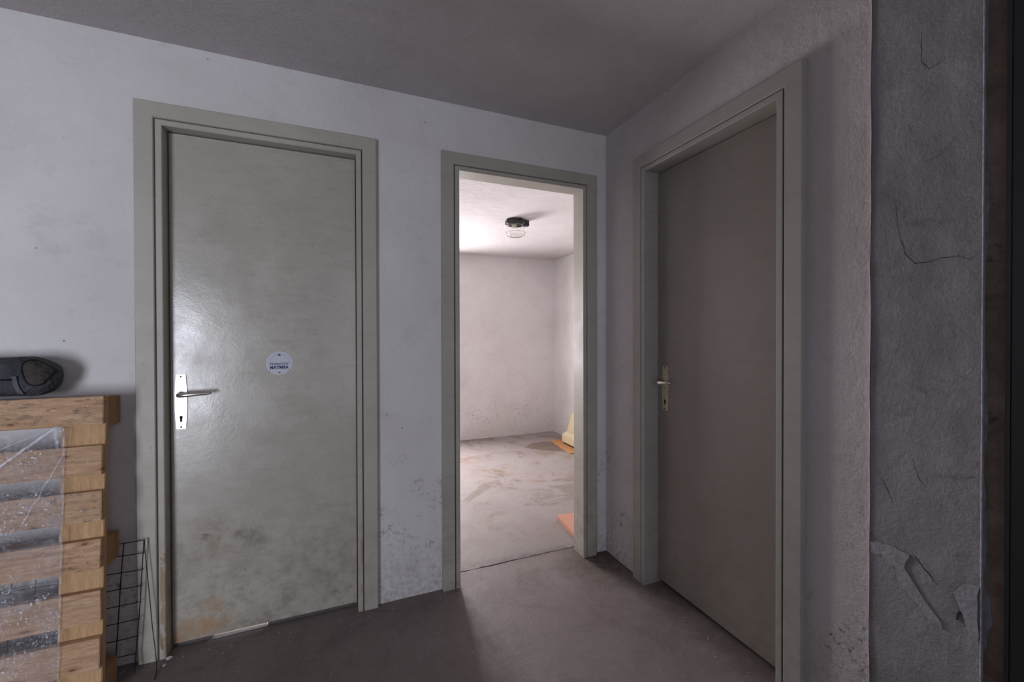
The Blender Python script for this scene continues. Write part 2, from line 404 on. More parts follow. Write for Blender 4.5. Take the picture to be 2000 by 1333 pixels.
M_alu = simple('polished_aluminium', (0.80, 0.79, 0.78), 0.30, 1.0, var=0.03, sc=60)
M_alu_dark = simple('worn_dark_aluminium', (0.50, 0.42, 0.29), 0.45, 0.2, var=0.2, sc=60)
M_lever = simple('worn_lever_metal', (0.74, 0.71, 0.65), 0.3, 1.0, var=0.1, sc=60)
M_hole = simple('keyhole_black', (0.01, 0.01, 0.01), 0.9)
def handle(leaf, T, mp, ml, tag_l, kl=1.0, kd=1.0):
    """T(u, d, z): u along the leaf towards the lever tip, d out of the leaf, z up."""
    hw = lambda z: 0.0150 + 0.0045*math.cos((z)/0.106*PI/2)
    out = [(hw(z), z) for z in [-0.106+0.212*i/12 for i in range(13)]]
    pts = [T(u, 0, z) for u, z in out] + [T(-u, 0, z) for u, z in out[::-1]]
    bm = bm_new(); prism(bm, pts, Vector(T(0, 0.005, 0))-Vector(T(0, 0, 0)))
    pl = link('handle_plate', bm, mp, leaf, 0.0012); tag(pl, tag_l)
    # keyhole, screws
    bm = bm_new()
    for (u, z, r, hh) in ((0, -0.060, 0.0058, 0), (0, 0.098, 0.0036, 0), (0, -0.098, 0.0036, 0)):
        prism(bm, [T(u+r*math.cos(2*PI*k/12), 0.0045, z+r*math.sin(2*PI*k/12)) for k in range(12)], Vector(T(0, 0.0013, 0))-Vector(T(0, 0, 0)))
    prism(bm, [T(-0.0036, 0.0045, -0.078), T(0.0036, 0.0045, -0.078), T(0.0036, 0.0045, -0.060), T(-0.0036, 0.0045, -0.060)], Vector(T(0, 0.0013, 0))-Vector(T(0, 0, 0)))
    link('keyhole', bm, M_hole, leaf)
    # lever: collar, neck and a flattened grip that bends along the door
    bm = bm_new()
    zc = 0.030
    tube(bm, [T(0, 0.004, zc), T(0, 0.012, zc)], 0.011, 16)
    path = [(0, 0.008, 0), (0, 0.028, 0), (0.003, 0.040, 0), (0.012, 0.048, 0.000), (0.030, 0.050, 0.001), (0.055, 0.050, 0.002), (0.080, 0.047, 0.003), (0.100, 0.043, 0.004), (0.108, 0.040, 0.0045)]
    tube(bm, [T(a_*kl, b_*kd, zc+c_) for a_, b_, c_ in path], [0.0085, 0.0085, 0.0090, 0.0092, 0.0084, 0.0074, 0.0068, 0.0062, 0.0038], 12)
    link('handle', bm, ml, leaf, smooth=True)
handle(leaf1, lambda u, d, z: (-0.590+u, Y1-d, 0.960+z), M_alu, M_lever, 'bright polished handle plate')
handle(leaf3, lambda u, d, z: (X3-d, 1.552-u, 0.960+z), M_alu_dark, M_lever, 'dull brownish handle plate', 0.74, 1.15)

# sticker
SX, SZ, SR = -0.2535, 1.1015, 0.0495
M_stk = simple('white_sticker_vinyl', (0.56, 0.57, 0.64), 0.35, var=0.03)
M_ring = simple('pale_blue_print', (0.38, 0.42, 0.55), 0.4, var=0.02)
M_ink = simple('navy_print', (0.004, 0.012, 0.12), 0.4, var=0.02)
M_ink2 = simple('grey_blue_print', (0.04, 0.08, 0.20), 0.4, var=0.02)
M_blk = simple('black_print', (0.01, 0.01, 0.025), 0.4)
bm = bm_new(); prism(bm, [(SX+SR*math.cos(2*PI*k/48), Y1, SZ+SR*math.sin(2*PI*k/48)) for k in range(48)], (0, -0.0006, 0))
stk = tag(link('sticker', bm, M_stk, door1), 'round white sticker with dark blue print')
def text(body, size, x, z, mat, wid, bold=0.0, name='lettering'):
    cu = bpy.data.curves.new('t', 'FONT'); cu.body = body; cu.size = size; cu.align_x = 'CENTER'; cu.align_y = 'CENTER'
    cu.offset = bold; cu.extrude = 0.0001
    o = bpy.data.objects.new('t', cu); C.objects.link(o)
    dg = bpy.context.evaluated_depsgraph_get()
    me = bpy.data.meshes.new_from_object(o.evaluated_get(dg)); bpy.data.objects.remove(o)
    xs = [v.co.x for v in me.vertices]; k = wid/(max(xs)-min(xs)); mx = (max(xs)+min(xs))/2
    for v in me.vertices: v.co = Vector((x+(v.co.x-mx)*k, Y1-0.0008-v.co.z, z+v.co.y))
    me.materials.clear(); me.materials.append(mat)
    n = bpy.data.objects.new(name, me); C.objects.link(n); n.parent = stk
text('PRODOTTO', 0.0105, SX, SZ-0.0035, M_ink2, 0.066, 0.0005)
text('MAYMRA', 0.0185, SX, SZ-0.0185, M_ink, 0.070, 0.0009)
bm = bm_new()   # ring of small print along the rim, too small to read: short dashes
for side in (1, -1):
    for k in range(16):
        a0 = math.radians(90+side*(18+k*5.0)); r0, r1 = SR*0.70, SR*0.79; da = math.radians(1.3)
        prism(bm, [(SX+r_*math.cos(a_), Y1-0.0007, SZ+r_*math.sin(a_)) for r_, a_ in ((r0, a0-da), (r1, a0-da), (r1, a0+da), (r0, a0+da))], (0, -0.0002, 0))
link('small_print', bm, M_ring, stk)
bm = bm_new()
zt = SZ+0.035
for pts in ([(-8, 3.5), (8, 3.5), (3, 0), (6, -4), (-6, -4), (-3, 0)],):
    prism(bm, [(SX+u*0.001, Y1-0.0007, zt+v*0.001) for u, v in pts], (0, -0.0003, 0))
prism(bm, [(SX+u*0.001, Y1-0.0007, SZ-0.039+v*0.001) for u, v in ((-6, 0), (0, 2), (6, 0), (1, -3), (-1, -3))], (0, -0.0003, 0))
link('emblem', bm, M_blk, stk)

# ---------------------------------------------------------------- gate jamb on the right: bare render, mortar strip, steel frame
PX = A-0.015
bm = bm_new()
ny, nz = 10, 90
grid = []
for i in range(ny+1):
    row = []
    for j in range(nz+1):
        y = 0.467 + (0.682-0.467)*i/ny; z = CE*j/nz
        dx = 0.0022*noise.noise(Vector((3, y*14, z*5)))
        if i == ny: y += 0.0025*noise.noise(Vector((9, 0, z*6)))
        if i == 0: dx = 0
        row.append(bm.verts.new((PX+dx, y, z)))
    grid.append(row)
for i in range(ny):
    for j in range(nz): bm.faces.new((grid[i][j], grid[i+1][j], grid[i+1][j+1], grid[i][j+1]))
for j in range(nz):
    for i, sg in ((0, 1), (ny, -1)):
        a_, b_ = grid[i][j], grid[i][j+1]
        c_ = bm.verts.new((A+0.002, b_.co.y, b_.co.z)); d_ = bm.verts.new((A+0.002, a_.co.y, a_.co.z))
        bm.faces.new((a_, b_, c_, d_))
bmesh.ops.remove_doubles(bm, verts=bm.verts, dist=1e-6)
jamb = struct('trim_1', bm, M_cement, 'bare grey cement jamb at the right edge beside the white wall', 'wall')
def ribbon(bm, pts, w0, x, th=0.0012):    # crack / mark lying on the jamb face, pts (y, z)
    pts = [Vector((p[0], p[1])) for p in pts]
    fine = []
    for p, q in zip(pts, pts[1:]):
        m = max(2, int((q-p).length/0.008))
        for i in range(m):
            v = p.lerp(q, i/m); fine.append(v + Vector((0.003*noise.noise(Vector((v.x*80, v.y*80, 1))), 0.003*noise.noise(Vector((v.x*80, v.y*80, 5))))))
    fine.append(pts[-1])
    L = []; R_ = []
    for i, p in enumerate(fine):
        d = (fine[min(i+1, len(fine)-1)]-fine[max(i-1, 0)]).normalized(); nrm = Vector((-d.y, d.x))
        ww = w0*(0.35+0.65*math.sin(PI*(i+0.5)/len(fine)))*(0.7+0.6*random.random())
        L.append(bm.verts.new((x, p.x+nrm.x*ww, p.y+nrm.y*ww))); R_.append(bm.verts.new((x, p.x-nrm.x*ww, p.y-nrm.y*ww)))
    for i in range(len(fine)-1): bm.faces.new((L[i], L[i+1], R_[i+1], R_[i]))
M_crack = simple('dark_crack', (0.035, 0.03, 0.03), 0.95)  # plain dark tone for the cracks and the torn hole
for pts, w0 in (([(0.625, 1.56), (0.622, 1.50), (0.603, 1.42), (0.584, 1.397), (0.560, 1.398), (0.535, 1.403), (0.505, 1.402), (0.483, 1.390), (0.468, 1.408)], 0.0009),
                ([(0.575, 1.98), (0.575, 1.90), (0.560, 1.875), (0.535, 1.88)], 0.0007), ([(0.59, 0.90), (0.575, 0.85), (0.56, 0.835)], 0.0008),
                ([(0.585, 0.655), (0.565, 0.63), (0.540, 0.603)], 0.0014), ([(0.655, 0.83), (0.64, 0.80), (0.63, 0.77)], 0.0008)):
    bm = bm_new(); ribbon(bm, pts, w0, PX-0.0028)
    link('crack', bm, M_crack, jamb)
# pale skim-coat patches trowelled over the lower jamb
for pts in ([(0.679, 0.615), (0.655, 0.620), (0.640, 0.600), (0.625, 0.605), (0.618, 0.560), (0.600, 0.550), (0.575, 0.530), (0.555, 0.505), (0.530, 0.500), (0.533, 0.515), (0.560, 0.545), (0.585, 0.580), (0.605, 0.612), (0.595, 0.650), (0.640, 0.655), (0.679, 0.645)],
            [(0.470, 0.64), (0.495, 0.63), (0.512, 0.60), (0.500, 0.57), (0.485, 0.52), (0.470, 0.50)]):
    bm = bm_new(); out = []
    for i in range(len(pts)):
        p, q = Vector(pts[i]), Vector(pts[(i+1) % len(pts)])
        for k in range(5):
            v = p.lerp(q, k/5); n_ = noise.noise(Vector((v.x*90, v.y*90, 2)))*0.004
            out.append((PX-0.0022, min(0.680, max(0.468, v.x+n_)), v.y+n_))
    prism(bm, out, (-0.0006, 0, 0)); link('skim_patch', bm, simple('pale_skim_coat', (0.305, 0.30, 0.325), 0.9, var=0.15, sc=35, bump=0.4), jamb)
# chipped hole low on the jamb, where a fixing has been torn out
bm = bm_new(); prism(bm, [(PX-0.0026, 0.503+0.004*a_, 0.550+0.012*b_) for a_, b_ in ((0.9, -1), (0.2, -0.9), (-0.4, 0.1), (-0.9, 1), (0, 0.8), (0.7, 0.1))], (0.004, 0, 0))
link('torn_hole', bm, M_crack, jamb)
# flaky edge of white paint where wall meets jamb
bm = bm_new()
pr_ = []
for j in range(181):
    z = CE*j/180; k = noise.noise(Vector((z*14, 2, 0))); k2 = noise.noise(Vector((z*60, 7, 0)))
    pr_.append(((PX-0.0035, 0.681+0.003*noise.noise(Vector((9, 0, z*6))), z), (PX-0.003, 0.6825+0.003*k+0.0015*k2+0.001, z)))
prev = None
for a_, b_ in pr_:
    cur = [bm.verts.new(a_), bm.verts.new(b_), bm.verts.new((A+0.001, b_[1]+0.002, b_[2]))]
    if prev:
        bm.faces.new((prev[0], cur[0], cur[1], prev[1])); bm.faces.new((prev[1], cur[1], cur[2], prev[2]))
    prev = cur
link('paint_edge', bm, M_wallR, jamb)
# galvanised corner bead
M_zinc = simple('galvanised_bead', (0.42, 0.42, 0.47), 0.6, 0.0, var=0.3, sc=70)
bm = bm_new()
tube(bm, [(PX-0.0005, 0.4665, 0), (PX-0.0005, 0.4665, CE)], 0.0012, 8)
link('corner_bead', bm, M_zinc, jamb)
# recessed brown mortar strip and plaster smears on it
strip = tag(box('trim_2', A-0.0005, A+0.02, 0.425, 0.4675, 0, CE, M_mortar), 'rough brown strip of raw mortar between cement jamb and steel frame', 'wall', None, 'structure')
for zs, hh, ww in ((0.565, 0.15, 0.019), (0.76, 0.24, 0.006), (1.05, 0.22, 0.007), (1.55, 0.34, 0.007), (1.95, 0.30, 0.004), (0.06, 0.10, 0.010)):
    bm = bm_new(); out = []
    for i in range(25):
        f = i/24; z = zs-hh/2+hh*f
        out.append((A-0.0005, 0.467-ww*(math.sin(PI*f)**0.7)*(0.75+0.5*noise.noise(Vector((z*30, zs, 0))))-0.0003, z))
    out += [(A-0.0005, 0.468, zs+hh/2), (A-0.0005, 0.468, zs-hh/2)]
    prism(bm, out, (-0.002, 0, 0)); link('plaster_smear', bm, M_smear, strip)
gf = tag(empty('trim_3', (A, 0.40, 0)), 'black steel gate frame at the right edge of the view', 'frame', None, 'structure')
def gbox(name, x0, x1, y0, y1, m, bv=0.002): return box(name, x0-A, x1-A, y0-0.40, y1-0.40, 0, CE, m, gf, bv)
gbox('steel_post', A-0.012, A+0.03, 0.4225, 0.4325, M_steelblue)
gbox('steel_post', A-0.020, A+0.03, 0.30, 0.4205, M_steel)

# ---------------------------------------------------------------- wood
def wood(name, a, b, knots=True, rot=False, grime=0.3):
    t = NT(name)
    oi = t.n.new('ShaderNodeObjectInfo').outputs['Random']
    vm = t.n.new('ShaderNodeVectorMath'); vm.operation = 'MULTIPLY_ADD'
    t.l.new(t.tc, vm.inputs[0]); vm.inputs[1].default_value = (1, 1, 1)
    cb = t.n.new('ShaderNodeCombineXYZ'); 
    for i, k in enumerate((13.0, 7.0, 29.0)): t.put(cb.inputs[i], t.mul(oi, k))
    t.l.new(cb.outputs[0], vm.inputs[2]); base = vm.outputs[0]
    def sc(v):
        n = t.n.new('ShaderNodeMapping'); t.l.new(base, n.inputs[0]); n.inputs['Scale'].default_value = v; return n.outputs[0]
    st = (12, 60, 1.2) if rot else (1.2, 60, 12)
    g = t.noise(5, 6, 0.6, 0.6, sc(tuple(x*1.0 for x in st)))
    fine = t.noise(14, 5, 0.7, 0.1, sc(tuple(x*1.6 for x in st)))
    c = t.mix(t.rng(g, 0.3, 0.7), a, b)
    c = t.mix(t.mul(t.rng(fine, 0.42, 0.66), 0.55), c, tuple(x*0.55 for x in a))
    c = t.mix(t.rng(oi, 0, 1, 0.0, 0.30), c, (0.40, 0.28, 0.19))
    if knots:
        sx = t.n.new('ShaderNodeSeparateXYZ'); t.l.new(sc((0.9, 1, 2.4)), sx.inputs[0])
        cc = t.n.new('ShaderNodeCombineXYZ'); t.l.new(sx.outputs[0], cc.inputs[0]); t.l.new(sx.outputs[2], cc.inputs[1])
        kd = t.vor(5.0, cc.outputs[0], dim='2D')
        c = t.mix(t.rng(kd, 0.05, 0.13, 0.5, 0), c, (0.30, 0.14, 0.07))
        c = t.mix(t.rng(kd, 0.02, 0.055, 0.85, 0), c, (0.12, 0.05, 0.03))
    mold = t.mul(t.rng(t.noise(30, 6, 0.8, 0.3, sc((1, 1, 2.5))), 0.52, 0.64), t.rng(t.noise(2.3, 3, 0.5, 0, sc((1, 1, 1))), 0.46, 0.58))
    c = t.mix(t.mul(mold, grime*1.6), c, (0.09, 0.08, 0.08))
    return t.fin(c, 0.75, t.bump(fine, 0.3, 0.002), spec=0.25)
M_w = wood('pallet_pine', (0.42, 0.24, 0.13), (0.68, 0.45, 0.28), grime=0.45)
M_wv = wood('pallet_pine_upright', (0.52, 0.31, 0.15), (0.66, 0.42, 0.22), False, True, 0.1)
M_wb = wood('pallet_block_wood', (0.36, 0.20, 0.09), (0.48, 0.29, 0.14), False, False, 0.1)

# pallet stands on its long side and leans back against the wall
pal = tag(empty('pallet', (-0.7525, 1.757, 0.0)), 'pine shipping pallet stood on its side against the white wall, left of the left door', 'pallet')
pal.rotation_euler = (-math.atan(0.043/1.0), 0, 0)
LEN = 1.2
def jbox(name, x0, x1, y0, y1, z0, z1, mat, j=0.0016, bevel=0.0015):
    bm = bm_new(); vs = add_box(bm, x0, x1, y0, y1, z0, z1)
    for v in vs: v.co += Vector((random.uniform(-j, j), random.uniform(-j, j)*0.4, random.uniform(-j, j)))
    cx, cz = (x0+x1)/2, (z0+z1)/2
    for v in bm.verts: v.co.x -= cx; v.co.z -= cz
    o = link(name, bm, mat, pal, bevel); o.location = (cx, 0, cz); return o
decks = [(0.923, 1.017), (0.755, 0.852), (0.604, 0.701), (0.446, 0.543), (0.272, 0.376), (0.118, 0.222), (0.004, 0.066)]
for i, (z0, z1) in enumerate(decks):
    jbox('deck_board', -LEN, 0.001-0.002*(i % 2), 0, 0.021, z0, z1, M_w)
for k, x1 in enumerate((0.003, -LEN/2+0.06, -LEN+0.13)):
    jbox('stringer_board', x1-0.118, x1-0.004, 0.0215, 0.042, 0.004, 1.012, M_wv, 0.0008)
    for z0, z1 in ((0.908, 1.012), (0.432, 0.530), (0.004, 0.088)):
        jbox('block', x1-0.118, x1-0.004, 0.0425, 0.101, z0, z1, M_wb, 0.001)
for z0, z1 in ((0.910, 1.010), (0.434, 0.528), (0.004, 0.090)):
    jbox('skid_board', -LEN, 0.0, 0.1015, 0.1195, z0, z1, M_wb, 0.001)
M_nail = simple('nail_head', (0.42, 0.40, 0.38), 0.6, 0.3)
for nx, nz in ((-0.038, 0.985), (-0.060, 0.955), (-0.035, 0.800), (-0.07, 0.815), (-0.045, 0.51), (-0.04, 0.475), (-0.05, 0.34), (-0.048, 0.155), (-0.05, 0.645)):
    bm = bm_new(); prism(bm, [(nx+0.0024*math.cos(PI*k/4), 0.0, nz+0.0024*math.sin(PI*k/4)) for k in range(8)], (0, -0.0018, 0))
    link('nail', bm, M_nail, pal)

# torn stretch film draped over the pallet front
t = NT('clear_stretch_film')
tr = t.n.new('ShaderNodeBsdfTransparent'); tr.inputs[0].default_value = (0.93, 0.93, 0.95, 1)
gl = t.n.new('ShaderNodeBsdfGlossy'); gl.inputs['Roughness'].default_value = 0.12; gl.inputs[0].default_value = (1, 1, 1, 1)
df = t.n.new('ShaderNodeBsdfDiffuse'); df.inputs[0].default_value = (0.88, 0.89, 0.97, 1)
nb = t.bump(t.noise(38, 6, 0.75, 1.5), 1.0, 0.012)
nb = t.bump(t.noise(9, 3, 0.6, 1.0, t.scale((1, 1, 3))), 0.8, 0.03, nb)
t.l.new(nb, gl.inputs['Normal'])
m1 = t.n.new('ShaderNodeMixShader'); m2 = t.n.new('ShaderNodeMixShader')
t.l.new(t.math('MULTIPLY_ADD', t.rng(t.noise(55, 6, 0.8, 1.0), 0.60, 0.72), 0.40, 0.07), m1.inputs[0])
t.l.new(tr.outputs[0], m1.inputs[1]); t.l.new(gl.outputs[0], m1.inputs[2])
haze_glint = t.math('MULTIPLY_ADD', t.rng(t.noise(14, 6, 0.75, 1.0), 0.48, 0.75), 0.22, 0.06)
def crease(k, x0, z0, wd, gain, z1):      # white streaks put into the colour as highlights along the pull creases
    q = t.math('ADD', t.math('SUBTRACT', t.xyz(0), x0), t.math('MULTIPLY', t.math('SUBTRACT', t.xyz(2), z0), -k))
    q = t.math('ADD', q, t.math('MULTIPLY', t.math('SUBTRACT', t.noise(26, 3), 0.5), 0.014))
    m = t.rng(t.math('ABSOLUTE', q), 0.0, wd, gain, 0)
    m = t.mul(m, t.rng(t.noise(60, 5, 0.8), 0.35, 0.6, 0.3, 1))
    return t.mul(m, t.rng(t.xyz(2), z1, z1+0.03))
glint = t.mul(t.rng(t.noise(150, 4, 0.75, 0.3, t.scale((1, 1, 0.8))), 0.56, 0.64), t.rng(t.noise(11, 4, 0.7), 0.40, 0.56))  # white flecks painted in as sparkle on the film
glint2 = t.mul(t.rng(t.noise(70, 4, 0.7, 1.5), 0.60, 0.66), t.rng(t.noise(9, 3, 0.7), 0.45, 0.6))
edge = t.mul(t.rng(t.math('ABSOLUTE', t.math('SUBTRACT', t.math('ADD', t.xyz(0), t.math('MULTIPLY', t.xyz(2), -0.008)), -0.852)), 0.0, 0.003, 0.5, 0), t.rng(t.noise(40, 4, 0.8), 0.4, 0.6))
for e in (t.mul(glint, 0.75), t.mul(glint2, 0.6), crease(1.15, -0.862, 0.925, 0.010, 0.85, 0.55), crease(2.2, -0.862, 0.925, 0.005, 0.7, 0.78), crease(0.45, -0.862, 0.80, 0.004, 0.5, 0.60), crease(-0.12, -0.865, 0.895, 0.007, 0.7, 0.84), edge):
    haze_glint = t.math('MAXIMUM', haze_glint, e)
t.l.new(haze_glint, m2.inputs[0])
t.l.new(m1.outputs[0], m2.inputs[1]); t.l.new(df.outputs[0], m2.inputs[2])
t.l.new(m2.outputs[0], t.out.inputs['Surface'])
M_film = t.m
bm = bm_new(); nx, nz = 60, 150; vg = []
for i in range(nx+1):
    row = []
    for j in range(nz+1):
        u, v = i/nx, j/nz
        x = -1.45 + (1.45-0.842)*(u**0.8)
        ztop = 0.905 + 0.022*math.exp(-((x+0.858)/0.02)**2) + 0.004*noise.noise(Vector((x*30, 0, 0)))
        z = 0.03 + (ztop-0.03)*v
        xr = x + (0.008*(z-0.9) + 0.003*noise.noise(Vector((z*18, 3, 0))))*(u**4)
        yl = 1.757 + 0.043*z
        d = 0.006 + 0.004*noise.noise(Vector((x*16, z*22, 0))) + 0.0025*noise.noise(Vector((x*50, z*60, 4)))
        q = (x+0.86) - (z-0.925)*1.15           # long diagonal pull crease
        d += 0.008*math.exp(-(q/0.006)**2)*(1 if z > 0.45 else 0.3)
        for k in (1.9, 0.7): 
            q2 = (x+0.86) - (z-0.925)*k
            d += 0.004*math.exp(-(q2/0.006)**2)*(1 if z > 0.7 else 0)
        row.append(bm.verts.new((xr, yl-0.0015-max(0.0015, d), z)))
    vg.append(row)
for i in range(nx):
    for j in range(nz): bm.faces.new((vg[i][j], vg[i+1][j], vg[i+1][j+1], vg[i][j+1]))
film = tag(link('stretch_film', bm, M_film, smooth=True), 'torn clear stretch film clinging to the front of the pine pallet', 'plastic film')

# ---------------------------------------------------------------- dark fabric bag on the pallet
def fabric(name, col, sc=220):
    t = NT(name)
    c = t.mix(t.rng(t.noise(9, 4), 0.3, 0.7), tuple(x*0.75 for x in col), tuple(x*1.25 for x in col))
    nb = t.bump(t.noise(16, 4, 0.6, 1.2), 0.9, 0.03); nb = t.bump(t.noise(sc*3, 2), 0.4, 0.001, nb)
    return t.fin(c, 0.8, nb, spec=0.3)
M_bag = fabric('charcoal_nylon', (0.050, 0.052, 0.060))
M_bag2 = fabric('brownish_end_panel', (0.060, 0.052, 0.048))
M_strap = fabric('grey_webbing', (0.10, 0.105, 0.12))
M_edge = fabric('black_piping', (0.012, 0.012, 0.014))
# soft body: ring of cross sections along x; profile from the photograph
secs = [(-1.42, 0.030, 0.060, 0.0), (-1.38, 0.055, 0.062, 0.0), (-1.25, 0.060, 0.066, 0.0), (-1.10, 0.0605, 0.064, 0.0), (-1.03, 0.0600, 0.0625, 0), (-0.985, 0.060, 0.0655, 0), (-0.95, 0.059, 0.067, 0.000),
        (-0.930, 0.055, 0.0600, -0.004), (-0.912, 0.046, 0.050, -0.006), (-0.898, 0.034, 0.036, -0.003), (-0.887, 0.018, 0.018, 0.004), (-0.882, 0.004, 0.006, 0.006)]
bm = bm_new(); rings = []; NB = 40; BZ = 1.019; BY = 1.863
for (x, ry, rz, dz) in secs:
    ring = []
    for k in range(NB):
        a_ = 2*PI*k/NB; e = 2/2.7
        cy = math.copysign(abs(math.cos(a_))**e, math.cos(a_)); sz = math.copysign(abs(math.sin(a_))**e, math.sin(a_))
        lean = 0.010*(1 if x > -0.95 else 0)*(x+0.95)/0.06
        yy = BY + ry*cy + 0.011*noise.noise(Vector((x*28, k*0.35, 1))) * (1 if ry > 0.01 else 0)
        zz = BZ + 0.0665 + dz + rz*sz + 0.006*noise.noise(Vector((x*25, a_*2, 5)))*(1 if ry > 0.01 else 0)
        zz = max(zz, BZ+0.0002*(k % 3))
        ring.append(bm.verts.new((x+lean*0.0, yy, zz)))
    rings.append(ring)
for a_, b_ in zip(rings, rings[1:]):
    for k in range(NB): bm.faces.new((a_[k], a_[(k+1) % NB], b_[(k+1) % NB], b_[k]))
bm.faces.new(rings[0][::-1]); bm.faces.new(rings[-1])
bag = empty('fabric_bag', (-1.1, BY, BZ)); 
tag(bag, 'charcoal fabric bag lying on top of the upright pallet', 'bag')
def bpart(name, bm, mat, smooth=True):
    for v in bm.verts: v.co -= Vector((-1.1, BY, BZ))
    return link(name, bm, mat, bag, smooth=smooth)
bb = bpart('bag_body', bm, M_bag)
sm = bb.modifiers.new('s', 'SUBSURF'); sm.levels = 1; sm.render_levels = 2
# rounded end panel facing right with piping along its rim
def bagpt(x, a_, off=0.0):
    for s0, s1 in zip(secs, secs[1:]):
        if s0[0] <= x <= s1[0]:
            f = (x-s0[0])/(s1[0]-s0[0]); ry, rz, dz = (s0[i]+(s1[i]-s0[i])*f for i in (1, 2, 3)); break
    else: ry, rz, dz = secs[-1][1:]
    e = 2/2.7
    cy = math.copysign(abs(math.cos(a_))**e, math.cos(a_)); sz = math.copysign(abs(math.sin(a_))**e, math.sin(a_))
    return Vector((x, BY+(ry+off)*cy, max(BZ+0.001, BZ+0.0665+dz+(rz+off)*sz)))
loop = []
for k in range(33):
    th = 2*PI*k/32
    loop.append(bagpt(-0.922+0.030*math.cos(th), math.radians(157)-math.radians(38)*math.sin(th), 0.0035))
bm = bm_new(); tube(bm, loop, 0.0022, 6); bpart('piping', bm, M_edge)
bm = bm_new(); cv = bm.verts.new(bagpt(-0.922, math.radians(157), 0.006)); 
inner = []
for f in (1.0, 0.66, 0.33):
    inner.append([bm.verts.new(bagpt(-0.922+0.030*f*math.cos(2*PI*k/32), math.radians(157)-math.radians(38)*f*math.sin(2*PI*k/32), 0.003+0.003*(1-f))) for k in range(32)])
for a_, b_ in zip(inner, inner[1:]):
    for k in range(32): bm.faces.new((a_[k], a_[(k+1) % 32], b_[(k+1) % 32], b_[k]))
for k in range(32): bm.faces.new((inner[-1][k], inner[-1][(k+1) % 32], cv))
bpart('end_panel', bm, M_bag2)
bm = bm_new()   # webbing strap hanging down the front
st = [bagpt(-0.968+0.0015*i, math.radians(178+i*6.5), 0.004) for i in range(8)]
vs = []
for i, p in enumerate(st): vs.append([bm.verts.new(p+Vector((dx, dy, 0))) for dx, dy in ((-0.006, 0), (0.006, -0.001), (0.006, 0.004), (-0.006, 0.004))])
for a_, b_ in zip(vs, vs[1:]):
    for k in range(4): bm.faces.new((a_[k], a_[(k+1) % 4], b_[(k+1) % 4], b_[k]))
bm.faces.new(vs[0]); bm.faces.new(vs[-1][::-1]); bpart('strap', bm, M_strap, False)
bm = bm_new()   # horizontal seam strip towards the left
tube(bm, [bagpt(-1.36+0.39*i/14, math.radians(182), 0.002) for i in range(15)], 0.0028, 6); bpart('seam', bm, M_edge)

# ---------------------------------------------------------------- welded wire mesh behind the pallet
M_wire = simple('dark_steel_wire', (0.02, 0.017, 0.015), 0.5, 0.5)
wm = tag(empty('wire_mesh_panel', (-0.70, 1.90, 0.0)), 'bent dark welded wire mesh standing on the floor behind the pallet', 'wire mesh')
def wp(bm, pts, r=0.0016):
    tube(bm, [Vector(p)-Vector((-0.70, 1.90, 0)) for p in pts], r, 6)
def gpt(u, z):       # u metres left of the right edge
    return (-0.683 - u - 0.030*(0.467-z)/0.467 + 0.002*math.sin(9*z+u*20), 1.9085-0.010*(0.467-z)/0.467, z)
for i, z in enumerate((0.467, 0.422, 0.361, 0.302, 0.243, 0.183, 0.122, 0.062)):
    bm = bm_new(); wp(bm, [gpt(-0.003, z+0.001)] + [gpt(0.06*k, z-0.0015*math.sin(k*1.7+i)) for k in range(0, 13)])
    link('wire', bm, M_wire, wm)
for k in range(0, 12):
    bm = bm_new(); u = 0.0575*k
    pts = [gpt(u, 0.470)] + [gpt(u, 0.467*(1-j/8)) for j in range(1, 8)] + [gpt(u, 0.002)]
    if k == 0: pts[-1] = (-0.7065, 1.886, 0.002)
    wp(bm, [(p[0], p[1]-0.0025, p[2]) for p in pts], 0.0017); link('wire', bm, M_wire, wm)
bm = bm_new(); wp(bm, [(-0.6825, 1.9055, 0.466), (-0.6820, 1.9050, 0.43), (-0.672, 1.904, 0.30), (-0.661, 1.901, 0.15), (-0.651, 1.897, 0.055), (-0.642, 1.88, 0.012), (-0.634, 1.858, 0.003), (-0.628, 1.82, 0.0025)], 0.0014)
tag(link('wire', bm, M_wire, wm), 'long loose wire springing away from the mesh')

# ---------------------------------------------------------------- far room: lamp, cream unit, boards
lp = tag(empty('ceiling_lamp', (1.285, 3.075, CE2)), 'old ceiling lamp with black base and clear glass jar in the far room', 'lamp')
M_bake = simple('black_bakelite', (0.02, 0.017, 0.017), 0.35, var=0.4, sc=40)
M_sock = simple('yellowed_porcelain', (0.62, 0.56, 0.46), 0.4)
def lpart(name, bm, mat, smooth=True, parent=lp): return link(name, bm, mat, parent, smooth=smooth)
bm = bm_new(); lathe(bm, [(0.0, 0.0), (0.070, 0.0), (0.076, -0.006), (0.078, -0.030), (0.072, -0.042), (0.058, -0.045), (0.055, -0.038), (0.0, -0.036)], (0, 0, 0), 40)
for k in range(8):      # ribs of the threaded collar
    a_ = 2*PI*k/8+0.2; cx, cy = 0.077*math.cos(a_), 0.077*math.sin(a_)
    add_box(bm, cx-0.008, cx+0.008, cy-0.008, cy+0.008, -0.034, -0.004)
lpart('lamp_base', bm, M_bake, False)
bm = bm_new(); add_box(bm, 0.062, 0.104, -0.034, 0.002, -0.046, -0.002); lpart('cable_gland', bm, M_bake, False)
bm = bm_new(); lathe(bm, [(0.0, -0.036), (0.020, -0.036), (0.020, -0.066), (0.015, -0.070), (0.0, -0.070)], (-0.022, -0.02, 0), 20); lpart('socket', bm, M_sock)
t = NT('clear_lamp_glass')
t.b.inputs['Transmission Weight'].default_value = 1.0; t.b.inputs['IOR'].default_value = 1.25
M_glass = t.fin((0.97, 0.97, 0.96), 0.04)
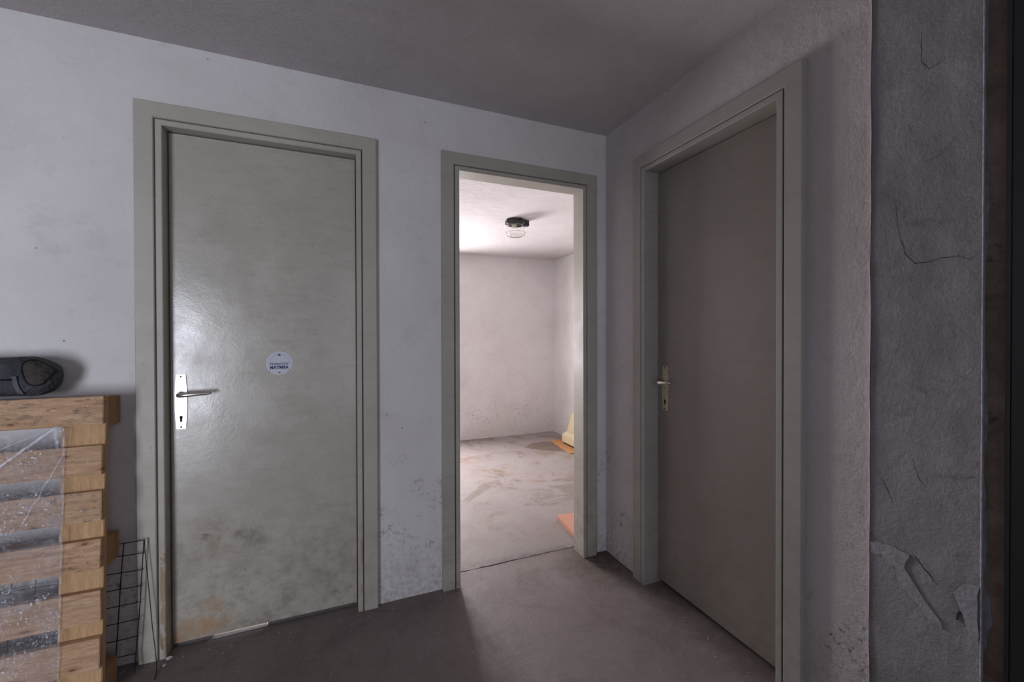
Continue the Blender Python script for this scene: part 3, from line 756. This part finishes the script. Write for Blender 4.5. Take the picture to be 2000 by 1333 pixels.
bm = bm_new(); lathe(bm, [(0.060, -0.038), (0.068, -0.050), (0.075, -0.070), (0.076, -0.105), (0.070, -0.122), (0.050, -0.134), (0.0, -0.138)], (0, 0, 0), 40)
bmesh.ops.remove_doubles(bm, verts=bm.verts, dist=1e-6)
gj = lpart('glass_jar', bm, M_glass)
so = gj.modifiers.new('t', 'SOLIDIFY'); so.thickness = 0.003
bm = bm_new(); ring = [(0.0765*math.cos(2*PI*k/36), 0.0765*math.sin(2*PI*k/36), -0.104) for k in range(37)]
tube(bm, ring, 0.0024, 6, False); tube(bm, [(a_*0.93, b_*0.93, -0.123) for a_, b_, c_ in ring], 0.0018, 6, False)
lpart('glass_rib', bm, M_glass)

M_cream = simple('cream_plastic', (0.66, 0.55, 0.36), 0.45, var=0.05, sc=8)
cu_ = tag(empty('cream_plastic_unit', (2.33, 3.78, 0.0)), 'cream moulded plastic unit with stepped base against the right wall of the far room', 'appliance')
def loft(bm, secs):    # secs: (x0,x1,y0,y1,z)
    rs = []
    for x0, x1, y0, y1, z in secs: rs.append([bm.verts.new(p) for p in ((x0, y0, z), (x1, y0, z), (x1, y1, z), (x0, y1, z))])
    for a_, b_ in zip(rs, rs[1:]):
        for k in range(4): bm.faces.new((a_[k], a_[(k+1) % 4], b_[(k+1) % 4], b_[k]))
    bm.faces.new(rs[0][::-1]); bm.faces.new(rs[-1])
bm = bm_new(); loft(bm, [(-0.098, 0.08, -0.30, 0.245, 0.030), (-0.100, 0.08, -0.30, 0.247, 0.112), (-0.060, 0.08, -0.27, 0.215, 0.150)])
link('unit_base', bm, M_cream, cu_, 0.006, seg=3)
bm = bm_new(); loft(bm, [(-0.058, 0.08, -0.27, 0.213, 0.1505), (-0.020, 0.08, -0.24, 0.165, 0.36)])
link('unit_body', bm, M_cream, cu_, 0.006, seg=3)
bm = bm_new(); add_box(bm, -0.088, 0.07, -0.29, 0.225, 0.014, 0.029); link('plinth', bm, M_dark, cu_)

M_ply = wood('orange_board', (0.56, 0.27, 0.11), (0.70, 0.36, 0.16), False, False, 0.0)
M_salmon = wood('salmon_board', (0.52, 0.25, 0.17), (0.60, 0.31, 0.22), False, False, 0.0)
bm = bm_new(); add_box(bm, -0.13, 0.15, -0.20, 0.33, 0.0, 0.012)
pb = tag(link('orange_board', bm, M_ply, None, 0.001), 'thin orange wooden board lying under the cream plastic unit', 'board')
pb.location = (2.265, 3.84, 0.001); pb.rotation_euler[2] = math.radians(-6)
bm = bm_new(); add_box(bm, 0, 0.36, -0.28, 0, 0.0, 0.028)
sb = tag(link('salmon_board', bm, M_salmon, None, 0.001), 'salmon wooden board lying on the pale floor just behind the open doorway', 'board')
sb.location = (1.291, 2.400, 0.001); sb.rotation_euler[2] = math.radians(-6)
# damp patch on the far floor
bm = bm_new()
pts = [(1.80, 4.06), (1.88, 4.14), (1.99, 4.19), (2.10, 4.20), (2.20, 4.10), (2.25, 3.95), (2.26, 3.78), (2.20, 3.72), (2.12, 3.76), (2.02, 3.82), (1.93, 3.90), (1.84, 3.98)]
out = []
for i in range(len(pts)):
    p, q = Vector(pts[i]), Vector(pts[(i+1) % len(pts)])
    for k in range(5):
        v = p.lerp(q, k/5); n_ = noise.noise(Vector((v.x*25, v.y*25, 0)))*0.012
        out.append((v.x+n_, v.y+n_, 0.0002))
prism(bm, out, (0, 0, 0.0008))
link('damp_patch', bm, simple('damp_dirt', (0.20, 0.155, 0.125), 0.6, var=0.35, sc=35), fl2)

# ---------------------------------------------------------------- crumbs and scraps on the floor
M_scrap = simple('pale_scrap', (0.50, 0.49, 0.48), 0.7)
def crumb(bm, x, y, r):
    r0 = len(bm.verts)
    res = bmesh.ops.create_icosphere(bm, subdivisions=1, radius=r)
    for v in res['verts']:
        v.co = Vector((x+v.co.x*(1+random.uniform(-.4, .5)), y+v.co.y*(1+random.uniform(-.4, .5)), max(0.0003, 0.4*r+v.co.z*0.6*(1+random.uniform(-.3, .3)))))
for lab, (x, y, r) in (('crumpled pale scrap on the floor at the foot of the left door casing', (-0.618, 1.915, 0.011)), ('small pale crumb in front of the crumpled scrap by the left casing', (-0.620, 1.885, 0.006))):
    bm = bm_new(); crumb(bm, x, y, r); tag(link('paper_scrap', bm, M_scrap), lab, 'scrap', 'scraps by the left door casing')
bm = bm_new()
for i in range(170):
    m = random.random()
    if m < 0.35: x, y = random.uniform(-0.75, 1.3), B-0.012-abs(random.gauss(0, 0.03))
    elif m < 0.6: x, y = A-0.012-abs(random.gauss(0, 0.03)), random.uniform(0.7, 1.92)
    else: x, y = random.uniform(-0.7, 1.3), random.uniform(1.2, 1.9)
    if D1['l']-0.02 < x < D1['r']+0.02 and y > 1.915: y -= 0.03
    crumb(bm, x, y, random.uniform(0.0008, 0.0026))
tag(link('floor_grit', bm, M_scrap), 'fine pale grit scattered over the dark concrete floor', 'grit', None, 'stuff')
bm = bm_new()
for i in range(90):
    crumb(bm, random.uniform(1.22, A-0.004), B-abs(random.gauss(0, 0.05))-0.004, random.uniform(0.001, 0.004))
tag(link('corner_dirt', bm, simple('brown_dirt', (0.10, 0.075, 0.05), 0.95)), 'brown dirt heaped in the corner between the middle and right doors', 'dirt', None, 'stuff')
